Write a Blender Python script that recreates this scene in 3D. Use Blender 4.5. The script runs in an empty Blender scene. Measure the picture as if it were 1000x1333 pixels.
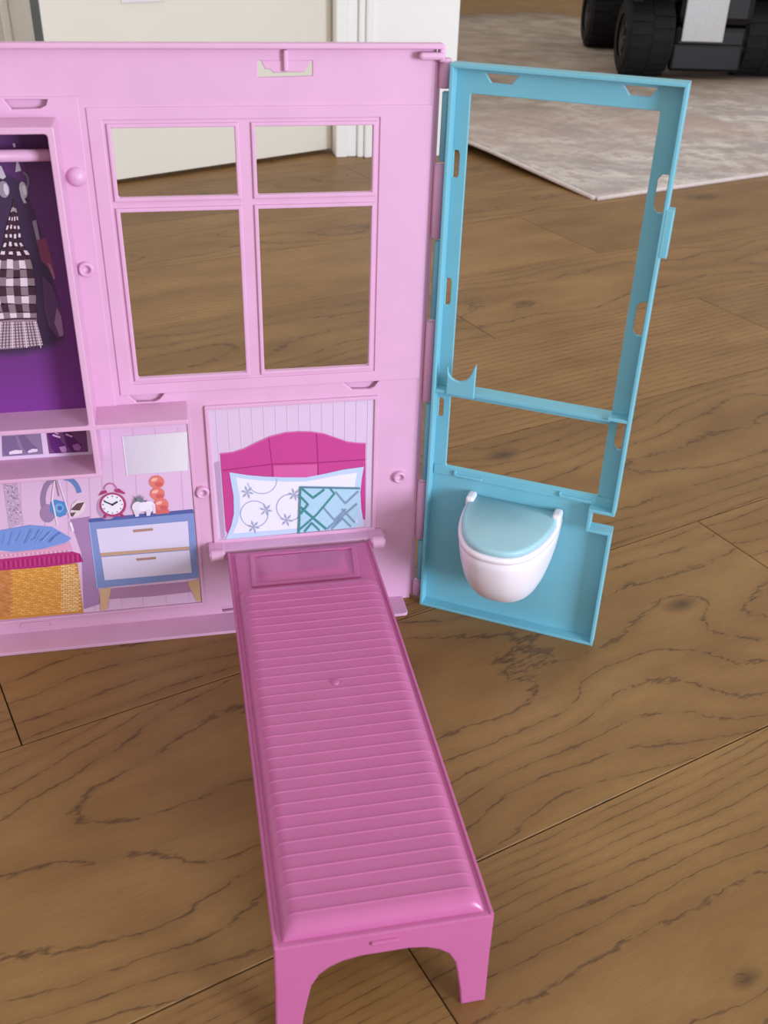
import bpy, bmesh, math, random
import numpy as np
from mathutils import Matrix, Vector

# ------------------------------------------------------------------ camera / light / exposure
S = 0.01                                            # everything below is written in centimetres
F, PITCH, YAW, ROLL = 1320.89, 0.5581, 0.2119, 0.0317
CAM = np.array([-5.472, -68.421, 52.660])
scene = bpy.context.scene
col = scene.collection


def rot(pitch, yaw, roll):
    B = np.array([[1, 0, 0], [0, 0, -1], [0, 1, 0.]])
    c, s = math.cos(yaw), math.sin(yaw); Rz = np.array([[c, -s, 0], [s, c, 0], [0, 0, 1]])
    c, s = math.cos(pitch), math.sin(pitch); Rx = np.array([[1, 0, 0], [0, c, -s], [0, s, c]])
    c, s = math.cos(roll), math.sin(roll); Rr = np.array([[c, -s, 0], [s, c, 0], [0, 0, 1]])
    return Rr @ Rx @ B @ Rz


R = rot(PITCH, YAW, ROLL)
cam_data = bpy.data.cameras.new('camera')
cam = bpy.data.objects.new('camera', cam_data)
col.objects.link(cam)
cam.matrix_world = Matrix(((R[0][0], -R[1][0], -R[2][0], CAM[0] * S), (R[0][1], -R[1][1], -R[2][1], CAM[1] * S),
                           (R[0][2], -R[1][2], -R[2][2], CAM[2] * S), (0, 0, 0, 1)))
cam_data.sensor_fit = 'HORIZONTAL'
cam_data.sensor_width = 36.0
cam_data.lens = 36.0 * F / 1000.0
cam_data.clip_start = 0.02
cam_data.clip_end = 60
cam_data.dof.use_dof = True
cam_data.dof.focus_distance = 0.86
cam_data.dof.aperture_fstop = 22
scene.camera = cam

world = bpy.data.worlds.new('daylight')
scene.world = world
world.use_nodes = True
bg = world.node_tree.nodes['Background']
bg.inputs['Color'].default_value = (1.0, 0.985, 0.96, 1)
bg.inputs['Strength'].default_value = 0.73


def area(name, loc, target, sx, sy, power, color):
    d = bpy.data.lights.new(name, 'AREA')
    d.shape = 'RECTANGLE'; d.size = sx * S; d.size_y = sy * S; d.energy = power; d.color = color
    o = bpy.data.objects.new(name, d)
    col.objects.link(o)
    o.location = Vector(loc) * S
    o.rotation_euler = (Vector(target) - Vector(loc)).to_track_quat('-Z', 'Y').to_euler()
    return o


area('patio_window_light', (158, -202, 56), (8, -5, 8), 70, 80, 58.0, (0.78, 0.85, 1.0))

scene.view_settings.view_transform = 'Standard'
scene.view_settings.look = 'None'
scene.view_settings.exposure = 0.14
scene.view_settings.gamma = 1.0
scene.view_settings.use_curve_mapping = False


# ------------------------------------------------------------------ measuring helpers (photo point -> place on a real plane)
SURVEY_F, SURVEY_FROM, SURVEY_R = 1320.89, np.array([-5.472, -68.421, 52.660]), rot(0.5581, 0.2119, 0.0317)


def ray(u, v):
    return SURVEY_R.T @ np.array([(u - 500) / SURVEY_F, (v - 666.5) / SURVEY_F, 1.0])


def at_axis(u, v, ax, val):
    d = ray(u, v)
    return SURVEY_FROM + d * ((val - SURVEY_FROM[ax]) / d[ax])


def W(u, v, y=0.0):
    a = at_axis(u, v, 1, y)
    return (a[0], a[2])


HX, HY, TH = 12.357, -1.084, -0.54858               # hinge line of the turquoise wall
TC, TS = math.cos(TH), math.sin(TH)


def tw(w, o, z):                                    # w along the turquoise wall, o behind its front edge
    return (HX + w * TC - o * TS, HY + w * TS + o * TC, z)


def T(u, v, off=0.0):
    n = np.array([-TS, TC, 0.0]); P = np.array([HX, HY, 0.0]) + n * off
    d = ray(u, v); a = SURVEY_FROM + d * (((P - SURVEY_FROM) @ n) / (d @ n))
    return (float((a - P) @ np.array([TC, TS, 0])), float(a[2]))


# ------------------------------------------------------------------ materials
def lin(c):
    return tuple((x / 255 / 12.92 if x / 255 <= 0.04045 else ((x / 255 + 0.055) / 1.055) ** 2.4) for x in c)


def new_mat(name):
    m = bpy.data.materials.new(name)
    m.use_nodes = True
    nt = m.node_tree
    return m, nt, nt.nodes['Principled BSDF']


def plastic(name, rgb, rough=0.4, spec=0.5, var=0.03, scale=40.0, sss=0.0, bump=0.0):
    m, nt, b = new_mat(name)
    c = lin(rgb)
    tc = nt.nodes.new('ShaderNodeTexCoord')
    n = nt.nodes.new('ShaderNodeTexNoise'); n.inputs['Scale'].default_value = scale; n.inputs['Detail'].default_value = 4
    nt.links.new(tc.outputs['Object'], n.inputs['Vector'])
    r = nt.nodes.new('ShaderNodeValToRGB')
    r.color_ramp.elements[0].position = 0.3; r.color_ramp.elements[1].position = 0.7
    r.color_ramp.elements[0].color = tuple(max(0, x * (1 - var)) for x in c) + (1,)
    r.color_ramp.elements[1].color = tuple(min(1, x * (1 + var)) for x in c) + (1,)
    nt.links.new(n.outputs['Fac'], r.inputs['Fac'])
    nt.links.new(r.outputs['Color'], b.inputs['Base Color'])
    b.inputs['Roughness'].default_value = rough
    b.inputs['Specular IOR Level'].default_value = spec
    if sss:
        b.inputs['Subsurface Weight'].default_value = sss
        b.inputs['Subsurface Radius'].default_value = (0.004, 0.002, 0.003)
        b.inputs['Subsurface Scale'].default_value = 1.0
    if bump:
        bp = nt.nodes.new('ShaderNodeBump'); bp.inputs['Strength'].default_value = bump; bp.inputs['Distance'].default_value = 0.002
        n2 = nt.nodes.new('ShaderNodeTexNoise'); n2.inputs['Scale'].default_value = scale * 6
        nt.links.new(tc.outputs['Object'], n2.inputs['Vector'])
        nt.links.new(n2.outputs['Fac'], bp.inputs['Height']); nt.links.new(bp.outputs['Normal'], b.inputs['Normal'])
    return m


M = {}
M['pink'] = plastic('lilac_pink_plastic', (218, 168, 201), 0.36, 0.4)
M['magenta'] = plastic('hot_pink_plastic', (189, 100, 150), 0.26, 0.45)
M['teal'] = plastic('turquoise_plastic', (118, 186, 204), 0.4, 0.4, 0.04, 25)
M['lid'] = plastic('pale_turquoise_plastic', (160, 202, 212), 0.4, 0.4)
M['white_plastic'] = plastic('white_toilet_plastic', (240, 232, 240), 0.3, 0.5, 0.02)
M['door'] = plastic('white_painted_door', (236, 231, 218), 0.45, 0.4, 0.02, 4)
M['paint'] = plastic('white_painted_trim', (248, 247, 244), 0.45, 0.4, 0.015, 4)
M['grey_edge'] = plastic('grey_door_edge', (98, 104, 108), 0.5, 0.4)
M['wall'] = plastic('cream_wall_paint', (224, 221, 206), 0.8, 0.2, 0.02, 3)
M['far_wall'] = plastic('far_wall_paint', (190, 184, 172), 0.9, 0.2, 0.02, 3)
M['subfloor'] = plastic('dark_joint', (58, 38, 24), 0.9, 0.1)
M['rubber'] = plastic('black_tyre_rubber', (28, 27, 28), 0.8, 0.3, 0.2, 60)
M['black'] = plastic('black_toy_plastic', (13, 13, 14), 0.45, 0.4, 0.1)
M['charcoal'] = plastic('charcoal_toy_plastic', (36, 36, 39), 0.5, 0.4, 0.1)
M['hub'] = plastic('dark_grey_wheel_hub', (62, 61, 64), 0.45, 0.5, 0.1)
M['binding'] = plastic('pale_rug_binding', (226, 212, 208), 0.95, 0.1, 0.08, 90)

m, nt, b = new_mat('silver_panel')
b.inputs['Metallic'].default_value = 0.2; b.inputs['Roughness'].default_value = 0.4
n = nt.nodes.new('ShaderNodeTexNoise'); n.inputs['Scale'].default_value = 30
r = nt.nodes.new('ShaderNodeValToRGB'); r.color_ramp.elements[0].color = lin((168, 166, 164)) + (1,); r.color_ramp.elements[1].color = lin((205, 203, 200)) + (1,)
nt.links.new(n.outputs['Fac'], r.inputs['Fac']); nt.links.new(r.outputs['Color'], b.inputs['Base Color'])
M['silver'] = m

m, nt, b = new_mat('printed_sticker')
a = nt.nodes.new('ShaderNodeAttribute'); a.attribute_name = 'ink'
nt.links.new(a.outputs['Color'], b.inputs['Base Color'])
b.inputs['Roughness'].default_value = 0.5; b.inputs['Specular IOR Level'].default_value = 0.25
M['print'] = m


def math_node(nt, op, a, b=None, c=None):
    n = nt.nodes.new('ShaderNodeMath'); n.operation = op
    for i, x in enumerate((a, b, c)):
        if x is None:
            continue
        if isinstance(x, (int, float)):
            n.inputs[i].default_value = x
        else:
            nt.links.new(x, n.inputs[i])
    return n.outputs[0]


def mix_col(nt, fac, a, b, mode='MIX'):
    n = nt.nodes.new('ShaderNodeMix'); n.data_type = 'RGBA'; n.blend_type = mode
    for i, x in ((0, fac), (6, a), (7, b)):
        if isinstance(x, (int, float)):
            n.inputs[i].default_value = x
        elif isinstance(x, tuple):
            n.inputs[i].default_value = x + (1,)
        else:
            nt.links.new(x, n.inputs[i])
    return n.outputs[2]


def map_range(nt, x, a, b, c, d):
    n = nt.nodes.new('ShaderNodeMapRange'); n.clamp = True
    nt.links.new(x, n.inputs[0])
    for i, v in enumerate((a, b, c, d)):
        n.inputs[i + 1].default_value = v
    return n.outputs[0]


def noise(nt, vec, scale, detail=3, rough=0.5, dims='3D'):
    n = nt.nodes.new('ShaderNodeTexNoise'); n.inputs['Scale'].default_value = scale
    n.inputs['Detail'].default_value = detail; n.inputs['Roughness'].default_value = rough
    nt.links.new(vec, n.inputs['Vector'])
    return n.outputs['Fac']


def oak():
    m, nt, bs = new_mat('brown_oak')

    def attr(name):
        a = nt.nodes.new('ShaderNodeAttribute'); a.attribute_name = name
        s = nt.nodes.new('ShaderNodeSeparateXYZ'); nt.links.new(a.outputs['Vector'], s.inputs[0])
        return s.outputs
    u, v, seed = attr('place')
    fv, q, v0 = attr('grain')
    amp, tint, _ = attr('figure')
    ku, kv, kr = attr('knot')

    def vec(x, y, z):
        c = nt.nodes.new('ShaderNodeCombineXYZ')
        for i, t in enumerate((x, y, z)):
            if isinstance(t, (int, float)):
                c.inputs[i].default_value = t
            else:
                nt.links.new(t, c.inputs[i])
        return c.outputs[0]
    mul = lambda a, b: math_node(nt, 'MULTIPLY', a, b)
    add = lambda a, b: math_node(nt, 'ADD', a, b)
    dv = math_node(nt, 'SUBTRACT', v, v0)
    big = noise(nt, vec(mul(u, 0.023), mul(v, 0.05), seed), 1.0, 2.0, 0.45)
    med = noise(nt, vec(mul(u, 0.16), mul(v, 0.5), seed), 1.0, 3.0, 0.6)
    fine = noise(nt, vec(mul(u, 0.9), mul(v, 2.2), seed), 1.0, 2.0, 0.6)
    g = add(mul(fv, v), mul(q, mul(dv, dv)))
    kd = math_node(nt, 'SQRT', add(math_node(nt, 'POWER', mul(math_node(nt, 'SUBTRACT', u, ku), 0.55), 2.0), math_node(nt, 'POWER', math_node(nt, 'SUBTRACT', v, kv), 2.0)))
    kn = math_node(nt, 'DIVIDE', kd, kr)
    g = add(g, mul(amp, big))
    g = add(g, mul(1.6, math_node(nt, 'EXPONENT', mul(kn, -0.35))))
    g = add(g, mul(0.55, med))
    g = add(g, mul(0.30, fine))
    d = math_node(nt, 'PINGPONG', g, 0.5)
    dash = noise(nt, vec(mul(u, 0.35), mul(v, 1.6), add(seed, 7.3)), 1.0, 3.0, 0.6)
    width = map_range(nt, dash, 0.37, 0.66, 0.003, 0.10)
    line = math_node(nt, 'SUBTRACT', 1.0, math_node(nt, 'SMOOTH_MIN', math_node(nt, 'DIVIDE', d, width), 1.0, 0.2))
    line = math_node(nt, 'MAXIMUM', line, 0.0)
    streak = noise(nt, vec(mul(u, 0.9), mul(v, 14.0), add(seed, 3.1)), 1.0, 4.0, 0.65)
    line = mul(line, map_range(nt, streak, 0.32, 0.56, 0.35, 1.0))
    soft = map_range(nt, d, 0.0, 0.5, 0.22, 0.0)
    cloud = noise(nt, vec(mul(u, 0.06), mul(v, 0.16), add(seed, 1.7)), 1.0, 4.0, 0.55)
    base = mix_col(nt, map_range(nt, cloud, 0.3, 0.7, 0, 1), lin((130, 93, 49)), lin((156, 118, 69)))
    base = mix_col(nt, map_range(nt, streak, 0.35, 0.7, 0.0, 0.30), base, lin((105, 70, 40)))
    base = mix_col(nt, soft, base, lin((100, 66, 38)))
    base = mix_col(nt, mul(line, 0.78), base, lin((62, 40, 22)))
    base = mix_col(nt, map_range(nt, add(kn, mul(med, 0.9)), 0.45, 1.5, 0.8, 0.0), base, lin((64, 42, 26)))
    base = mix_col(nt, 1.0, base, vec(tint, tint, tint), 'MULTIPLY')
    nt.links.new(base, bs.inputs['Base Color'])
    nt.links.new(map_range(nt, streak, 0.3, 0.7, 0.42, 0.56), bs.inputs['Roughness'])
    bs.inputs['Specular IOR Level'].default_value = 0.35
    bp = nt.nodes.new('ShaderNodeBump'); bp.inputs['Strength'].default_value = 0.25; bp.inputs['Distance'].default_value = 0.0006
    nt.links.new(math_node(nt, 'SUBTRACT', 1.0, line), bp.inputs['Height']); nt.links.new(bp.outputs['Normal'], bs.inputs['Normal'])
    return m


M['oak'] = oak()


def rug_material():
    m, nt, bs = new_mat('distressed_rug_pile')
    tc = nt.nodes.new('ShaderNodeTexCoord')
    ob = tc.outputs['Object']
    n1 = noise(nt, ob, 7.0, 6, 0.65); n2 = noise(nt, ob, 26.0, 5, 0.7); n3 = noise(nt, ob, 1.6, 3, 0.5); n4 = noise(nt, ob, 220.0, 2, 0.5)
    c = mix_col(nt, map_range(nt, n1, 0.40, 0.60, 0, 1), lin((186, 175, 172)), lin((232, 222, 214)))
    c = mix_col(nt, map_range(nt, n2, 0.48, 0.60, 0, 0.85), c, lin((184, 166, 160)))
    c = mix_col(nt, map_range(nt, n3, 0.42, 0.6, 0, 0.8), c, lin((196, 170, 158)))
    # the faded brown field woven beyond the pale border
    sp = nt.nodes.new('ShaderNodeSeparateXYZ'); nt.links.new(ob, sp.inputs[0])
    inner = math_node(nt, 'MULTIPLY', map_range(nt, sp.outputs[0], 0.10, 0.30, 0, 1), map_range(nt, sp.outputs[1], 0.45, 1.0, 0, 1))
    field = mix_col(nt, map_range(nt, n1, 0.35, 0.65, 0, 1), lin((138, 118, 100)), lin((172, 154, 138)))
    c = mix_col(nt, math_node(nt, 'MULTIPLY', inner, 0.85), c, field)
    c = mix_col(nt, map_range(nt, n4, 0.3, 0.7, 0.0, 0.18), c, lin((110, 100, 96)))
    nt.links.new(c, bs.inputs['Base Color'])
    bs.inputs['Roughness'].default_value = 0.95; bs.inputs['Specular IOR Level'].default_value = 0.1
    bp = nt.nodes.new('ShaderNodeBump'); bp.inputs['Strength'].default_value = 0.5; bp.inputs['Distance'].default_value = 0.003
    nt.links.new(n4, bp.inputs['Height']); nt.links.new(bp.outputs['Normal'], bs.inputs['Normal'])
    return m


M['rug'] = rug_material()


# ------------------------------------------------------------------ object helpers
def world_loc(o):
    v = Vector((0, 0, 0))
    while o is not None:
        v += o.location
        o = o.parent
    return v


def link(name, me, parent=None, mat=None, smooth=False):
    o = bpy.data.objects.new(name, me)
    col.objects.link(o)
    if parent is not None:
        o.parent = parent
    if mat is not None:
        me.materials.clear(); me.materials.append(mat)
    if smooth:
        for p in me.polygons:
            p.use_smooth = True
    return o


def build(name, verts, faces, mat, parent=None, smooth=False, loc=(0, 0, 0)):
    """verts in cm, world; the object sits at its parent's place"""
    off = world_loc(parent) if parent is not None else Vector(loc) * S
    me = bpy.data.meshes.new(name)
    me.from_pydata([tuple(Vector(v) * S - off) for v in verts], [], faces)
    me.update()
    bm = bmesh.new(); bm.from_mesh(me); bmesh.ops.recalc_face_normals(bm, faces=bm.faces); bm.to_mesh(me); bm.free()
    o = link(name, me, parent, mat, smooth)
    if parent is None:
        o.location = off
    return o


def thing(name, loc, label, cat, group=None):
    o = bpy.data.objects.new(name, None)
    o.empty_display_size = 0.02
    col.objects.link(o)
    o.location = Vector(loc) * S
    o['label'] = label; o['category'] = cat
    if group:
        o['group'] = group
    return o


class MB:
    """collects geometry in cm"""
    def __init__(self):
        self.v = []; self.f = []

    def add(self, v, f):
        n = len(self.v); self.v += [tuple(x) for x in v]; self.f += [tuple(i + n for i in q) for q in f]
        return self

    def box(self, x0, x1, y0, y1, z0, z1, bev=0.0, seg=2, fmap=None):
        bm = bmesh.new()
        bmesh.ops.create_cube(bm, size=1.0)
        for q in bm.verts:
            q.co = Vector(((x0 + x1) / 2 + q.co.x * (x1 - x0), (y0 + y1) / 2 + q.co.y * (y1 - y0), (z0 + z1) / 2 + q.co.z * (z1 - z0)))
        if bev:
            bmesh.ops.bevel(bm, geom=list(bm.edges), offset=bev, segments=seg, profile=0.5, affect='EDGES')
        bm.verts.index_update()
        vs = [tuple(q.co) for q in bm.verts]
        if fmap:
            vs = [fmap(*q) for q in vs]
        self.add(vs, [[q.index for q in f.verts] for f in bm.faces])
        bm.free()
        return self

    def tube(self, a, b, r0, r1=None, seg=16, bev=0.0, fmap=None):
        r1 = r0 if r1 is None else r1
        a = Vector(a); b = Vector(b); d = (b - a).normalized()
        x = d.orthogonal().normalized(); y = d.cross(x)
        rings = []
        L = (b - a).length
        prof = [(0, r0 - bev), (bev, r0), (L - bev, r1), (L, r1 - bev)] if bev else [(0, r0), (L, r1)]
        vs = []
        for t, r in prof:
            for k in range(seg):
                an = 2 * math.pi * k / seg
                vs.append(tuple(a + d * t + x * (r * math.cos(an)) + y * (r * math.sin(an))))
        if fmap:
            vs = [fmap(*q) for q in vs]
        fs = []
        for i in range(len(prof) - 1):
            for k in range(seg):
                k2 = (k + 1) % seg
                fs.append((i * seg + k, i * seg + k2, (i + 1) * seg + k2, (i + 1) * seg + k))
        fs.append(tuple(reversed(range(seg)))); n = (len(prof) - 1) * seg
        fs.append(tuple(range(n, n + seg)))
        return self.add(vs, fs)

    def lathe(self, centre, axis, prof, seg=24, fmap=None):
        a = Vector(centre); d = Vector(axis).normalized(); x = d.orthogonal().normalized(); y = d.cross(x)
        vs = []
        for t, r in prof:
            r = max(r, 1e-4)
            for k in range(seg):
                an = 2 * math.pi * k / seg
                vs.append(tuple(a + d * t + x * (r * math.cos(an)) + y * (r * math.sin(an))))
        if fmap:
            vs = [fmap(*q) for q in vs]
        fs = []
        for i in range(len(prof) - 1):
            for k in range(seg):
                k2 = (k + 1) % seg
                fs.append((i * seg + k, i * seg + k2, (i + 1) * seg + k2, (i + 1) * seg + k))
        return self.add(vs, fs)

    def build(self, name, mat, parent=None, smooth=False, loc=(0, 0, 0)):
        return build(name, self.v, self.f, mat, parent, smooth, loc)


def plate(outer, holes, t, bev, fmap):
    """flat plate with holes in (a, b), depth c from 0 (front) to t (back); fmap(a, b, c) -> world cm"""
    cu = bpy.data.curves.new('plate', 'CURVE')
    cu.dimensions = '2D'; cu.fill_mode = 'BOTH'
    cu.extrude = t / 2 - bev; cu.bevel_depth = bev; cu.bevel_resolution = 1; cu.offset = -bev
    for pts in [outer] + list(holes):
        sp = cu.splines.new('POLY')
        sp.points.add(len(pts) - 1)
        for p, q in zip(sp.points, pts):
            p.co = (q[0], q[1], 0, 1)
        sp.use_cyclic_u = True
    o = bpy.data.objects.new('plate', cu)
    col.objects.link(o)
    dg = bpy.context.evaluated_depsgraph_get()
    dg.update()
    me = bpy.data.meshes.new_from_object(o.evaluated_get(dg))
    vs = [fmap(v.co.x, v.co.y, t / 2 - v.co.z) for v in me.vertices]
    fs = [tuple(p.vertices) for p in me.polygons]
    bpy.data.objects.remove(o); bpy.data.curves.remove(cu); bpy.data.meshes.remove(me)
    mb = MB(); mb.add(vs, fs)
    bm = bmesh.new()
    for v in mb.v:
        bm.verts.new(v)
    bm.verts.ensure_lookup_table()
    for f in mb.f:
        try:
            bm.faces.new([bm.verts[i] for i in f])
        except ValueError:
            pass
    bmesh.ops.remove_doubles(bm, verts=bm.verts, dist=0.0005)
    bm.verts.index_update()
    out = MB(); out.v = [tuple(v.co) for v in bm.verts]; out.f = [tuple(v.index for v in f.verts) for f in bm.faces]
    bm.free()
    return out


def rect(x0, x1, z0, z1, r=0.0, n=4):
    if not r:
        return [(x0, z0), (x1, z0), (x1, z1), (x0, z1)]
    pts = []
    for cx, cz, a0 in ((x1 - r, z0 + r, -90), (x1 - r, z1 - r, 0), (x0 + r, z1 - r, 90), (x0 + r, z0 + r, 180)):
        for k in range(n + 1):
            a = math.radians(a0 + 90 * k / n)
            pts.append((cx + r * math.cos(a), cz + r * math.sin(a)))
    return pts


def flat_map(y0):
    return lambda a, b, c: (a, y0 + c, b)


def structure(o):
    o['kind'] = 'structure'
    return o


# ------------------------------------------------------------------ the oak floor: planks laid one by one
rng = random.Random(7)
ANG = math.radians(18.3); CU, SU = math.cos(ANG), math.sin(ANG)
floor_o = structure(MB().box(-330, 520, -190, 640, -6.0, -1.2).build('floor', M['subfloor'], None, loc=(0, 0, 0)))
PW = 23.65; V0 = -5.95
known = {-1: (42.7,), 0: (-22.1,), -2: (-6.2,), 2: (51.5,), 3: (89.2,)}
GAP = 0.045


KNOTS = []
for (px_, py_, kr_) in ((683, 395, 1.3), (942, 341, 1.6), (915, 257, 3.0), (888, 787, 1.1), (655, 592, 1.4), (972, 1275, 0.7)):
    f_ = at_axis(px_, py_, 2, 0.0)
    KNOTS.append((f_[0] * CU + f_[1] * SU, -f_[0] * SU + f_[1] * CU, kr_))


def plank(u0, u1, v0, v1, fv, q, vc, amp, tint):
    ch = 0.045
    def P(u, v, z):
        return Vector((u * CU - v * SU, u * SU + v * CU, z)) * S
    uv = []
    vs = []
    for z, i in ((-1.2, 0.0), (-ch, 0.0), (0.0, ch)):
        for a, b_ in ((u0 + GAP + i, v0 + GAP + i), (u1 - GAP - i, v0 + GAP + i), (u1 - GAP - i, v1 - GAP - i), (u0 + GAP + i, v1 - GAP - i)):
            vs.append(P(a, b_, z)); uv.append((a, b_))
    fs = [(8, 9, 10, 11)]
    for k in (0, 4):
        for j in range(4):
            j2 = (j + 1) % 4
            fs.append((k + j, k + j2, k + 4 + j2, k + 4 + j))
    c = P((u0 + u1) / 2, (v0 + v1) / 2, 0)
    me = bpy.data.meshes.new('plank')
    me.from_pydata([tuple(x - c) for x in vs], [], fs)
    seed = rng.uniform(0, 50)
    knot = next((k for k in KNOTS if u0 < k[0] < u1 and v0 < k[1] < v1), (u0 - 400, v0, 0.2))
    for nm, vals in (('place', [(a, b_, seed) for a, b_ in uv]), ('grain', [(fv, q, vc)] * len(vs)), ('figure', [(amp, tint, 0)] * len(vs)), ('knot', [knot] * len(vs))):
        at = me.attributes.new(nm, 'FLOAT_VECTOR', 'POINT')
        at.data.foreach_set('vector', [x for t in vals for x in t])
    o = link('plank', me, floor_o, M['oak'])
    o.location = c


for row in range(-7, 25):
    v0 = V0 + PW * row; v1 = v0 + PW
    ends = list(known.get(row, ()))
    if not ends:
        ends = [rng.uniform(-60, 130)]
    a = ends[0]
    while a > -330:
        a -= 190; ends.insert(0, a)
    a = ends[-1]
    while a < 560:
        a += 190; ends.append(a)
    for a, b_ in zip(ends[:-1], ends[1:]):
        # keep only boards over the slab
        cx = [(uu * CU - vv * SU, uu * SU + vv * CU) for uu in (a, b_) for vv in (v0, v1)]
        if max(p[0] for p in cx) < -230 or min(p[0] for p in cx) > 480 or max(p[1] for p in cx) < -120 or min(p[1] for p in cx) > 600:
            continue
        kind = rng.random()
        tint = rng.uniform(0.93, 1.08)
        vm = (v0 + v1) / 2
        fv, q, vc, amp = (0.0, rng.uniform(0.02, 0.05), vm + rng.uniform(-4, 4), rng.uniform(5, 9)) if kind < 0.65 else (rng.uniform(0.6, 1.3), 0.0, vm, rng.uniform(1, 3))
        if row == -2 and b_ < 0:
            fv, q, amp, tint = 1.5, 0.0, 2.0, 1.06
        elif row == -2:
            fv, q, vc, amp, tint = 0.3, 0.024, vm - 4.0, 9.0, 1.0
        elif row == -1 and a < 0:
            fv, q, vc, amp, tint = 0.0, 0.022, vm + 1.0, 12.0, 1.0
        elif row == 0 and a < 0 and b_ < 0:
            fv, q, amp, tint = 0.9, 0.0, 2.0, 0.98
        elif row == 0:
            fv, q, vc, amp, tint = 0.0, 0.04, vm, 8.0, 0.97
        elif row == 3 and b_ < 100:
            tint = 1.14
        plank(a, b_, v0, v1, fv, q, vc, amp, tint)


# ------------------------------------------------------------------ walls, doorway, door
# room side of the wall with the doorway runs at y = 160; the door stands ajar
wall_left = structure(MB().box(-230, -36.0, 166, 178, 0.0, 230).build('wall_left', M['wall']))
cas = MB()
cas.box(-36.0, -34.5, 163.5, 166.0, 0, 206, 0.3).box(-34.5, -31.0, 164.3, 166.0, 0, 206, 0.2).box(-31.0, -29.0, 163.8, 178.0, 0, 206, 0.2)
structure(cas.build('trim_1', M['paint']))
wall_right = structure(MB().box(38.2, 56.7, 160.6, 172, 0.0, 230, 0.15).build('wall_right', M['paint']))
cas = MB()
cas.box(30.4, 33.0, 160.6, 172, 0, 206, 0.3).box(33.0, 35.2, 161.4, 172, 0, 206, 0.2)
cas.box(35.2, 36.6, 160.4, 172, 0, 206, 0.3).box(36.6, 38.2, 159.6, 172, 0, 206, 0.4)
structure(cas.build('trim_2', M['paint']))
structure(MB().box(-36.0, 38.2, 160.6, 172, 206, 230).build('wall_back', M['paint']))
structure(MB().box(-330, 520, 640, 652, -1.2, 260).build('wall_far', M['far_wall']))

# the leaf: from its hinge at the casing towards the viewer
A = np.array([-15.84, 141.74]); B = np.array([30.0, 165.55]); dd = (B - A) / np.linalg.norm(B - A); nn = np.array([-dd[1], dd[0]])


def dmap(a, b, c):                                  # a from the free edge, b height, c depth into the leaf
    p = A + dd * (a - 11.2) + nn * c
    return (p[0], p[1], b)


LEAF = float((B - A) @ dd) + 11.2
door_o = plate(rect(0, LEAF, 0.9, 203), [], 4.0, 0.12, dmap).build('door_1', M['door'])
structure(door_o)
mb = MB().box(-0.18, 0.02, 1.0, 202.9, 0.15, 3.85)
mb.v = [dmap(x, y, z) for x, y, z in mb.v]
mb.build('door_edge', M['grey_edge'], door_o)
mb = MB().box(15.4, 24.4, 32.0, 39.0, -0.35, 0.0, 0.1)
mb.v = [dmap(x, y, z) for x, y, z in mb.v]
mb.build('letter_plate', M['white_plastic'], door_o)

# ------------------------------------------------------------------ rug with a lifting left edge
RA = math.radians(19.2); RC = (76.1, 121.8)


def smooth(x):
    x = min(1, max(0, x)); return x * x * (3 - 2 * x)


def rug_point(p, q, h):
    lift = 1.9 * min(1.0, max(0.0, q - 1) / 38.0) * math.exp(-(max(0.0, p) / 9.0) ** 1.3)
    return (RC[0] + p * math.cos(RA) - q * math.sin(RA), RC[1] + p * math.sin(RA) + q * math.cos(RA), h + lift)


ps = [0, 1, 2.5, 4, 6, 8, 10, 13, 17, 22, 30, 45, 65, 90, 120, 150, 180, 200]
qs = [0, 1, 3, 6, 10, 14, 18, 22, 26, 30, 35, 42, 52, 65, 85, 110, 140, 170, 200, 230, 270]
rug = thing('rug', (RC[0], RC[1], 0), 'large pale grey and pink distressed rug on the oak floor under the black ride-on toy', 'rug')
rug.rotation_euler = (0, 0, RA)


def rug_mesh(name, p_list, q_list, h0, h1, mat):
    me = bpy.data.meshes.new(name); vs = []; fs = []
    nq = len(q_list); npn = len(p_list)
    for h in (h0, h1):
        for p_ in p_list:
            for q_ in q_list:
                w = Vector(rug_point(p_, q_, h)) - Vector((RC[0], RC[1], 0))
                vs.append((p_ * S, q_ * S, w.z * S))
    n = nq * npn
    idx = lambda k, i, j: k * n + i * nq + j
    for i in range(npn - 1):
        for j in range(nq - 1):
            fs.append((idx(1, i, j), idx(1, i + 1, j), idx(1, i + 1, j + 1), idx(1, i, j + 1)))
            fs.append((idx(0, i, j + 1), idx(0, i + 1, j + 1), idx(0, i + 1, j), idx(0, i, j)))
    for i in range(npn - 1):
        fs.append((idx(0, i, 0), idx(0, i + 1, 0), idx(1, i + 1, 0), idx(1, i, 0)))
        fs.append((idx(0, i + 1, nq - 1), idx(0, i, nq - 1), idx(1, i, nq - 1), idx(1, i + 1, nq - 1)))
    for j in range(nq - 1):
        fs.append((idx(0, 0, j + 1), idx(0, 0, j), idx(1, 0, j), idx(1, 0, j + 1)))
        fs.append((idx(0, npn - 1, j), idx(0, npn - 1, j + 1), idx(1, npn - 1, j + 1), idx(1, npn - 1, j)))
    me.from_pydata(vs, [], fs)
    return link(name, me, rug, mat, True)


rug_mesh('pile', ps, qs, 0.02, 0.75, M['rug'])
rug_mesh('edge_binding', [0, 10, 30, 60, 120, 200], [-0.9, 0.0], 0.02, 0.7, M['binding'])
rug_mesh('edge_binding', [-0.7, 0.0], qs, 0.02, 0.7, M['binding'])

# ------------------------------------------------------------------ black ride-on toy at the back
VA = math.radians(-11.0); VC = (165.2, 262.0)
ride = thing('ride_on_car', (VC[0], VC[1], 0.78), 'black chunky-wheeled ride-on toy with a silver front plate standing on the rug', 'toy car')


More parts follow.
